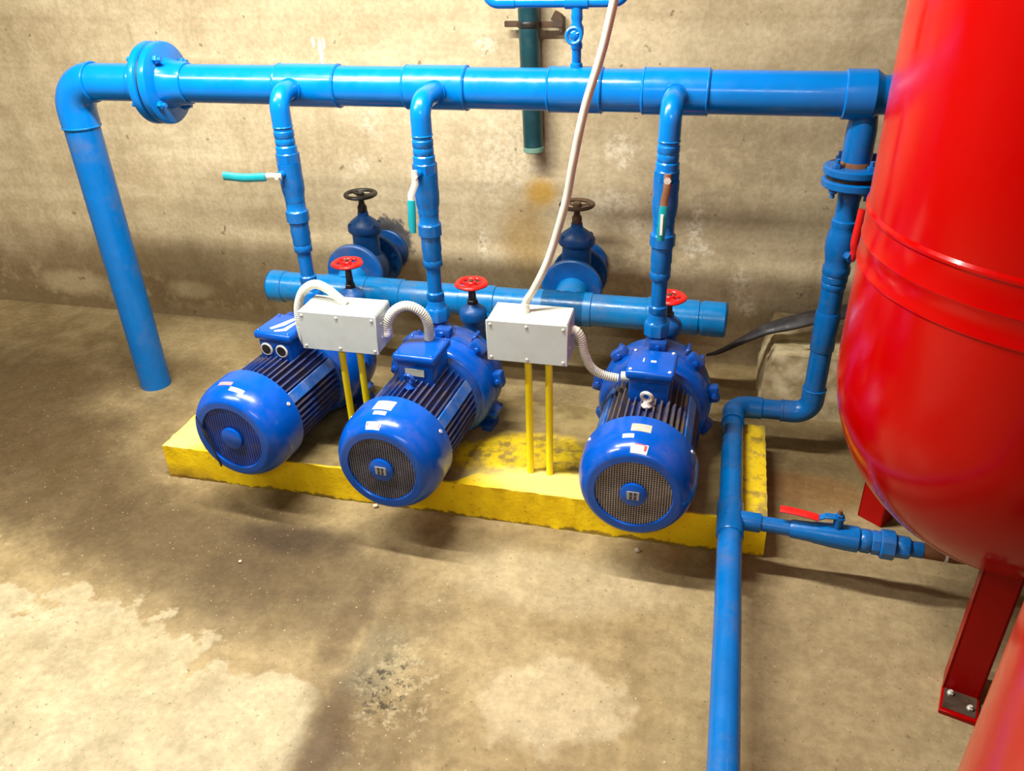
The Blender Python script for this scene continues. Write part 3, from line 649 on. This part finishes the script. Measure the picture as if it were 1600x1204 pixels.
    if v == 1:
        for sx in (-.027, .024):
            MB().torus((sx, yb0+.006, zl-.052), (0, 1, 0), .0165, .004, 24, 8).build('cable_gland', M['steel'], tb, 'open steel cable gland')
            MB().cyl((sx, yb0+.002, zl-.052), (sx, yb0+.007, zl-.052), .0145, 18).build('gland_hole', M['black'], tb)
        s = MB()
        s.tube([(-.02, cy-.035, zl+.0035), (.0, cy, zl+.0036), (.012, cy+.040, zl+.0035)], [.006, .010, .007], 8, flat=.16)
        s.tube([(.0, cy-.045, zl+.0035), (.025, cy-.030, zl+.0035), (.03, cy+.02, zl+.0035)], [.005, .009, .004], 8, flat=.16)
        s.build('paint_scrape', M['white'], tb, 'white paint scrape across the lid')
    elif v == 2:
        MB().box((.0, yb0+.006, zl-.050), (.056, .003, .022), bev=.0008).build('box_plate', M['plate'], tb, 'small metal plate')
    else:
        for fx, fy, fw, fh in ((-.022, .002, .0035, .020), (.004, -.002, .014, .009)): MB().box((fx, cy+fy, zl+.0034), (fw, fh, .0016), bev=.0005).build('paint_fleck', M['white'], tb, 'white scratch on the lid')
        MB().cyl((-.052, cy+.01, zl-.055), (-.080, cy+.01, zl-.058), .014, 14).build('cable_gland', M['conduit'], tb, 'pale cable gland')
    # lifting eye
    ey = .213
    if v > 1:
     eb = MB(); eb.lathe([(.013, 0), (.014, .004), (.010, .008), (.007, .016)], (0, ey, AZ+.122), (0, 0, 1), 16); eb.torus((0, ey, AZ+.150), (.25, 1, .3), .0145, .0048, 24, 8)
     eb.build('lifting_eye', M['pump'] if v != 3 else M['steel'], T)
    # pump end
    ad = MB().lathe([(.128, .382), (.1385, .386), (.147, .396), (.1535, .412), (.157, .430), (.1575, .452)], A, ax, 56).build('adapter_ring', M['pump'], T)
    cs = MB().lathe([(.146, .452), (.158, .455), (.160, .460), (.160, .474), (.156, .478), (.1485, .482), (.151, .490), (.155, .505), (.1555, .525), (.150, .548), (.135, .566), (.108, .578), (.075, .586), (.060, .592)], A, ax, 56).build('pump_casing', M['cast'], T)
    for k in range(7):
        a = rad(-118+k*236/6)
        q = Vector((sin(a), 0, cos(a)))
        rot = Matrix.Rotation(a, 3, 'Y'); c = q*.166
        lg = MB(); lg.box((c.x, .468, AZ+c.z), (.050, .036, .034), rot, .009, 2); lo = lg.build('lug', M['cast'], cs)
    for k in range(7):
        a = rad(-118+k*236/6); q = Vector((sin(a), 0, cos(a)))
        bb = MB(); p = q*.169+Vector((0, .451, AZ)); bolt(bb, p, (0, -1, 0), .0085, .008, .004); bb.build('casing_bolt', M['pump'], cs)
    for a in (-42, 30, 48):
        aa = rad(a); q = Vector((sin(aa), 0, cos(aa))); rot = Matrix.Rotation(aa, 3, 'Y'); c = q*.158
        MB().box((c.x, .515, AZ+c.z), (.012, .045, .026), rot, .003).build('rib', M['cast'], cs)
    # discharge nozzle up to the riser
    MB().tube([(nx*.4, ny-.004, AZ+.125), (nx*.8, ny, AZ+.155), (nx, ny, AZ+.172), (nx, ny, .347)], [.050, .034, .0285, .0275], 28).build('discharge_nozzle', M['cast'], T)
    MB().lathe([(.046, .585), (.040, .592), (.036, .60), (.036, .618), (.040, .62), (.040, .634)], A, ax, 28).build('suction_nozzle', M['cast'], T)
    # feet either side of the casing
    for sx in (-1, 1):
        pl = [(.050, .468), (.078, .468), (.082, .490), (.098, .490), (.102, .468), (.132, .468), (.136, .530), (.120, .545), (.050, .545)]
        ft = MB(); ft.prism([(sx*x, y) for x, y in pl][::sx], 0.0, .020)
        ft.add([(sx*.048, .497, .016), (sx*.134, .497, .016), (sx*.134, .512, .016), (sx*.048, .538, .016), (sx*.088, .490, .115), (sx*.140, .490, .105), (sx*.138, .508, .105), (sx*.088, .530, .115)],
               [(0, 1, 5, 4), (1, 2, 6, 5), (2, 3, 7, 6), (3, 0, 4, 7), (4, 5, 6, 7), (0, 3, 2, 1)])
        ft.build('foot', M['cast'], T)
    return T
def local(X, Y, yaw, wx, wy):
    a = rad(yaw); dx, dy = wx-X, wy-Y; return dx*cos(a)-dy*sin(a), dx*sin(a)+dy*cos(a)
PU = (('leftmost blue electric pump with open cable glands and a plain cowl hub', -1.229, 1.616, 6.5, 1, -1.201, 2.12),
      ('middle blue electric pump with a small plate under its terminal box', -.769, 1.562, 3.7, 2, -.771, 2.07),
      ('rightmost blue electric pump wired by a short conduit from the right junction box', -.129, 1.590, 1.0, 3, -.130, 2.09))
for lb_, X, Y, yw, v, rx, ry in PU:
    nx, ny = local(X, Y, yw, rx, ry); pump(lb_, X, Y, yw, v, nx, ny)

# ------------------------------------------------------------------ small gate valves behind the pumps (red wheels)
def red_valve(label, X, Y, yaw, wz):
    T = thing('gate_valve', label, 'valve', (X, Y, .119+AZ-.05), -rad(yaw), 'red wheeled gate valves behind the pumps', absolute=False)
    z0 = .05; W_ = wz-(.119+AZ-.05)
    b = MB(); b.lathe([(.034, -.052), (.041, -.050), (.041, -.034), (.034, -.030), (.038, -.015), (.040, 0), (.038, .015), (.034, .030), (.041, .034), (.041, .050), (.034, .052)], (0, 0, z0), (0, 1, 0), 24)
    b.build('valve_body', M['valve'], T)
    bo = MB(); bo.lathe([(.036, 0), (.034, .085), (.037, .098), (.043, .106), (.044, .112), (.044, .130), (.040, .139), (.031, .147), (.022, .153), (.017, .158)], (0, 0, z0), (0, 0, 1), 24); bo.build('bonnet', M['valve'], T)
    MB().hexnut((0, 0, z0+.155), (0, 0, 1), .018, .016).build('gland_nut', M['black'], T)
    MB().lathe([(.013, 0), (.012, .02), (.009, W_-z0-.168)], (0, 0, z0+.168), (0, 0, 1), 14).build('stem', M['black'], T)
    w = MB(); wheel(w, (0, 0, W_), .043, .0095, 5, (0, 0, 1), .015, True, .75); w.build('handwheel', M['redwheel'], T, 'red painted handwheel')
    MB().hexnut((0, 0, W_+.006), (0, 0, 1), .008, .006).build('wheel_nut', M['darkiron'], T)
def axis_at(i, Y): _, X, y, yw, *_r_ = PU[i]; return X+math.tan(rad(yw))*(Y-y)
for i, (Y, wz, lb_) in enumerate(((2.305, .523, 'small gate valve with red wheel, partly behind the left junction box'), (2.255, .505, 'small gate valve with red wheel, between the middle pump and the right junction box'), (2.275, .497, 'small gate valve with red wheel, half hidden behind the right riser'))):
    red_valve(lb_, axis_at(i, Y)+(-.005 if i == 0 else .006), Y, PU[i][3], wz)

# ------------------------------------------------------------------ junction boxes on yellow posts
def jbox(label, x0, x1, z0, z1, posts, top):
    y0, y1 = 1.800, 1.908; cx = (x0+x1)/2
    T = thing('junction_box', label, 'box', (cx, 1.846, .1188), group='grey junction boxes on yellow posts')
    bx = MB().box((cx, (y0+.004+y1)/2, (z0+z1)/2), (x1-x0, y1-y0-.004, z1-z0), bev=.003).build('box_body', M['grey'], T)
    MB().box((cx, y0+.001, (z0+z1)/2), (x1-x0+.003, .006, z1-z0+.003), bev=.0018).build('front_cover', M['grey'], T)
    MB().box((cx, (y0+y1)/2+.002, z1+.0005), (x1-x0-.004, y1-y0-.006, .003), bev=.001).build('top_plate', M['boxtop'], T, 'stained pale top')
    for xx in (x0+.010, cx, x1-.010):
        for zz in (z0+.009, z1-.010):
            MB().lathe([(.0042, 0), (.0042, .0015), (.002, .003)], (xx, y0-.0015, zz), (0, -1, 0), 10).build('cover_screw', M['steel'], T)
    for zz in (z0+.035, z0+.075):
        MB().lathe([(.004, 0), (.004, .002)], (x1-.0005, y0+.035, zz), (1, 0, 0), 10).build('side_screw', M['steel'], T)
    for xx in posts:
        p = MB(); p.cyl((xx, 1.846, .1185), (xx, 1.846, z0+.003), .0098, 20); p.build('post', M['yellow'], T)
    return T
jbox('grey junction box on yellow posts, left one with two white conduits looping out of it', -1.068, -.846, .482, .592, (-.980, -.925), 0)
jbox('grey junction box on yellow posts, right one with the long metal conduit entering its top', -.540, -.331, .500, .612, (-.444, -.388), 1)

# conduits
c = MB(); ribbed(c, [(-.452, 1.862, .622), (-.448, 1.865, .645), (-.430, 1.87, .675), (-.392, 1.88, .76), (-.352, 1.885, .90), (-.333, 1.88, 1.0), (-.308, 1.88, 1.12), (-.272, 1.88, 1.24), (-.245, 1.88, 1.36), (-.215, 1.88, 1.5), (-.2, 1.9, 1.75), (-.2, 1.95, 2.2), (-.2, 2.0, 2.89)], .0098, .0060, .0005)
LC = c.build('flexible_conduit', M['metalhose']); tag(LC, 'long metal flexible conduit hanging from above in front of the header', 'conduit')
k = MB(); k.lathe([(.013, 0), (.013, .012), (.011, .016), (.011, .024)], (-.453, 1.860, .6135), (.1, .02, 1), 14); k.build('conduit_nut', M['conduit'], LC)
c = MB(); ribbed(c, [(-.955, 1.865, .592), (-.975, 1.865, .610), (-1.01, 1.872, .632), (-1.05, 1.88, .638), (-1.09, 1.885, .612), (-1.113, 1.886, .565), (-1.118, 1.886, .52), (-1.118, 1.890, .472), (-1.123, 1.905, .440)], .0120, .0062, .0009)
o = c.build('flexible_conduit', M['conduit']); tag(o, 'white corrugated conduit arching over the left junction box to the left pump', 'conduit')
c = MB(); ribbed(c, [(-.848, 1.862, .525), (-.835, 1.864, .560), (-.812, 1.868, .588), (-.780, 1.875, .598), (-.750, 1.885, .580), (-.736, 1.895, .545), (-.738, 1.905, .505), (-.742, 1.910, .481)], .0130, .0062, .0009)
o = c.build('flexible_conduit', M['conduit']); tag(o, 'white corrugated conduit looping from the left junction box down to the middle pump', 'conduit')
k = MB(); k.lathe([(.016, 0), (.016, .01), (.013, .014), (.013, .026)], (-.850, 1.862, .512), (.32, .05, 1), 12); k.build('conduit_nut', M['white'], o)
c = MB(); ribbed(c, [(-.333, 1.862, .573), (-.318, 1.863, .570), (-.306, 1.866, .545), (-.297, 1.870, .50), (-.280, 1.878, .458), (-.250, 1.888, .434), (-.212, 1.895, .424)], .0115, .0062, .0008)
o = c.build('flexible_conduit', M['conduit']); tag(o, 'short white conduit from the right junction box to the right pump', 'conduit')

# ------------------------------------------------------------------ wall drain pipe, small service line
T = thing('drain_pipe', 'dark green pipe stub clamped upright to the wall behind the header', 'pipe', (-.635, 2.765, .785))
MB().lathe([(.034, 0), (.034, .72)], (-.628, 2.765, .795), (-.022, 0, 1), 32).build('pipe', M['green'], T)
MB().lathe([(.030, 0), (.0355, .004), (.0355, .018), (.033, .02)], (-.6275, 2.765, .783), (-.022, 0, 1), 32).build('open_end', M['greenend'], T, 'pale worn pipe end')
MB().lathe([(.0365, 0), (.038, .002), (.038, .016), (.0365, .018)], (-.6365, 2.765, 1.18), (-.022, 0, 1), 32).build('clamp', M['black'], T)
for bc, bs, br in (((-.566, 2.778, 1.185), (.075, .012, .018), 0), ((-.695, 2.778, 1.187), (.05, .012, .018), 0), ((-.535, 2.797, 1.183), (.012, .045, .045), 0), ((-.55, 2.79, 1.205), (.03, .02, .03), .5)):
    MB().box(bc, bs, Matrix.Rotation(br, 3, 'Y'), .002).build('clamp_bracket', M['darkiron'], T)
T = thing('service_pipe', 'thin blue pipe with a small round-handled valve rising from the header top', 'pipe', (-.394, HY, HZ+.05))
zt = 1.300
MB().lathe([(.0165, 0), (.0165, .012), (.0125, .016), (.0125, .05), (.010, .055), (.010, .07), (.0125, .075), (.0125, .09)], (-.394, HY, HZ+.054), (0, 0, 1), 18).build('nipple', M['header'], T)
tv = MB(); tv.lathe([(.0155, 0), (.0155, .01), (.013, .02), (.0185, .035), (.0185, .05), (.013, .062), (.0155, .072), (.0155, .082)], (-.394, HY, 1.190), (0, 0, 1), 16)
vo = tv.build('small_valve', M['header'], T)
MB().lathe([(.009, 0), (.009, .03)], (-.394, HY-.01, 1.2255), (0, -1, 0), 12).build('valve_stem', M['header'], vo)
w = MB(); w.torus((-.394, HY-.042, 1.2265), (0, -1, .12), .0185, .0052, 28, 8); w.lathe([(.010, 0), (.012, .004), (.006, .008)], (-.394, HY-.037, 1.2265), (0, -1, 0), 12)
for a in range(3): w.tube([(-.394, HY-.041, 1.2265), (-.394+.018*cos(a*2.09+.5), HY-.041, 1.2265+.018*sin(a*2.09+.5))], .003, 6)
w.build('round_handle', M['header'], vo)
MB().cyl((-.394, HY, 1.265), (-.394, HY, zt-.012), .0125, 16).build('pipe', M['header'], T)
MB().lathe([(.0165, -.03), (.0165, .03)], (-.394, HY, zt), (1, 0, 0), 18).build('tee', M['header'], T)
MB().lathe([(.0145, 0), (.0145, .018)], (-.394, HY, zt-.032), (0, 0, 1), 16).build('tee_neck', M['header'], T)
MB().tube([(-.58, HY, zt), (-.30, HY, zt)]+arc((-.30, HY, zt+.03), (0, 0, -1), (1, 0, 0), .03, 8)+[(-.27, HY, zt+.4)], .0128, 16).build('cross_pipe', M['header'], T)
MB().tube([(-.555, HY, zt), (-.60, HY, zt)]+arc((-.60, HY, zt+.03), (0, 0, -1), (-1, 0, 0), .03, 8)+[(-.63, HY, zt+.4)], .0150, 16).build('elbow', M['header'], T)

# ------------------------------------------------------------------ red pressure tanks
def tank(label, X, Y, legs, beads=True):
    T = thing('pressure_tank', label, 'tank', (X, Y, 0), group='red pressure tanks')
    R = .379; zb, zt, hb, ht = .680, 1.40, .42, .34
    pr = [(.004, zb-hb)]
    for i in range(1, 15):
        a = pi/2*i/15; pr.append((R*sin(a), zb-hb*cos(a)))
    pr += [(R, zb), (R, zt)] if not beads else [(R, zb), (R, .889), (R+.003, .893), (R+.003, .898), (R+.001, .902), (R+.001, .940), (R+.0022, .943), (R+.001, .946), (R+.001, .993), (R+.0033, .997), (R+.0033, 1.002), (R, 1.008), (R, zt)]
    for i in range(1, 15):
        a = pi/2*i/15; pr.append((R*cos(a), zt+ht*sin(a)))
    pr.append((.004, zt+ht))
    MB().lathe([(r, z) for r, z in pr], (X, Y, 0), (0, 0, 1), 128).build('tank_shell', M['redtank'], T, smooth=28)
    MB().lathe([(.05, 0), (.05, .03), (.03, .035), (.03, .07)], (X, Y, zt+ht-.006), (0, 0, 1), 24).build('top_port', M['steel'], T)
    for px_, py_, ang in legs:
        # channel leg: web faces outward, flanges turned in; flat foot plate with bolts in front
        rot = Matrix.Rotation(ang, 3, 'Z')
        def q(x, y, z): v = rot @ Vector((x, y, 0)); return (px_+v.x, py_+v.y, z)
        d = math.hypot(px_-X, py_-Y); ztop = .52 if d > .3 else .40
        lg = MB()
        for c0, s0 in (((0, .003), (.072, .006)), ((-.033, .03), (.006, .06)), ((.033, .03), (.006, .06))):
            lg.box(q(c0[0], c0[1], ztop/2), (s0[0], s0[1], ztop), rot, .0012)
        lg.build('leg', M['redleg'], T)
        if ang == rad(-38): continue
        fp = MB(); fp.box(q(0, -.028, .0055), (.074, .075, .011), rot, .0015); fo = fp.build('foot_plate', M['redleg'], T)
        MB().box(q(.0, -.026, .0115), (.064, .060, .002), rot).build('foot_dirt', M['darkiron'], T, 'brown dirt lying on the foot plate')
        for bx_ in (-.02, .02):
            b = MB(); bolt(b, q(bx_, -.035 if bx_ > 0 else -.012, .012), (0, 0, 1), .007, .006, .004); b.build('anchor_bolt', M['steel'], T)
    return T
tank('big red pressure tank at right with bands around it and red channel legs', .660, 1.620, [(.617, 1.385, rad(-16)), (.4985, 1.962, rad(-38)), (.985, 1.70, rad(70))])
tank('second red pressure tank, cut off in the lower right corner', .654, .485, [(.61, .23, rad(-16)), (.50, .80, rad(-150)), (.98, .56, rad(70))], False)

# ------------------------------------------------------------------ loose things on the floor
def block():
    rnd = random.Random(5); bm = bmesh.new(); bmesh.ops.create_cube(bm, size=1); bmesh.ops.subdivide_edges(bm, edges=bm.edges[:], cuts=12, use_grid_fill=True)
    for v in bm.verts:
        x, y, z = v.co; u = z+.5
        xx = .46+x*.52; yy = 2.62+y*.30; zz = .215*u+(.03 if y > .2 else 0)*u
        if x < -.3: xx += .035*u*u*((-.3-x)/.2)
        if y < -.2: yy += .04*u
        v.co = (xx+rnd.uniform(-.004, .004), yy+rnd.uniform(-.005, .005), max(0, zz+(rnd.uniform(-.004, .004) if u > .05 else 0)))
    mb = MB(); bm.verts.index_update(); mb.add([v.co.copy() for v in bm.verts], [[v.index for v in f.verts] for f in bm.faces]); bm.free()
    return mb.build('concrete_block', M['block'], smooth=50)
tag(block(), 'rough lump of concrete against the wall behind the tank feed pipe', 'block')
hs = MB(); hs.tube(spline([(.015, 2.60, .142), (.055, 2.60, .158), (.109, 2.60, .196), (.16, 2.60, .232), (.207, 2.60, .262), (.285, 2.60, .292), (.352, 2.61, .312), (.50, 2.64, .34), (.75, 2.7, .35)], 6), [.008+.034*min(1, (k/30)**1.15) for k in range(49)], 14, flat=.45)
tag(hs.build('rubber_hose', M['rubber']), 'flattened black rubber hose lying across the concrete lump behind the blue pipes', 'hose')
for i, (x, y, r, lb_) in enumerate(((-.89, 1.738, .008, 'pale pebble at the plinth foot under the middle pump'), (-.12, 1.705, .008, 'pale pebble at the plinth foot under the right pump'), (-1.163, 1.44, .005, 'tiny pale pebble on the brown floor in front of the left pump'))):
    bm = bmesh.new(); bmesh.ops.create_icosphere(bm, subdivisions=2, radius=r); rnd = random.Random(i)
    for vv in bm.verts: vv.co *= rnd.uniform(.8, 1.15); vv.co.z *= .7
    mn = min(vv.co.z for vv in bm.verts); mb = MB(); bm.verts.index_update()
    mb.add([vv.co+Vector((x, y, -mn)) for vv in bm.verts], [[a.index for a in f.verts] for f in bm.faces]); bm.free()
    tag(mb.build('pebble', M['stone'], smooth=60), lb_, 'pebble', 'pebbles on the floor')
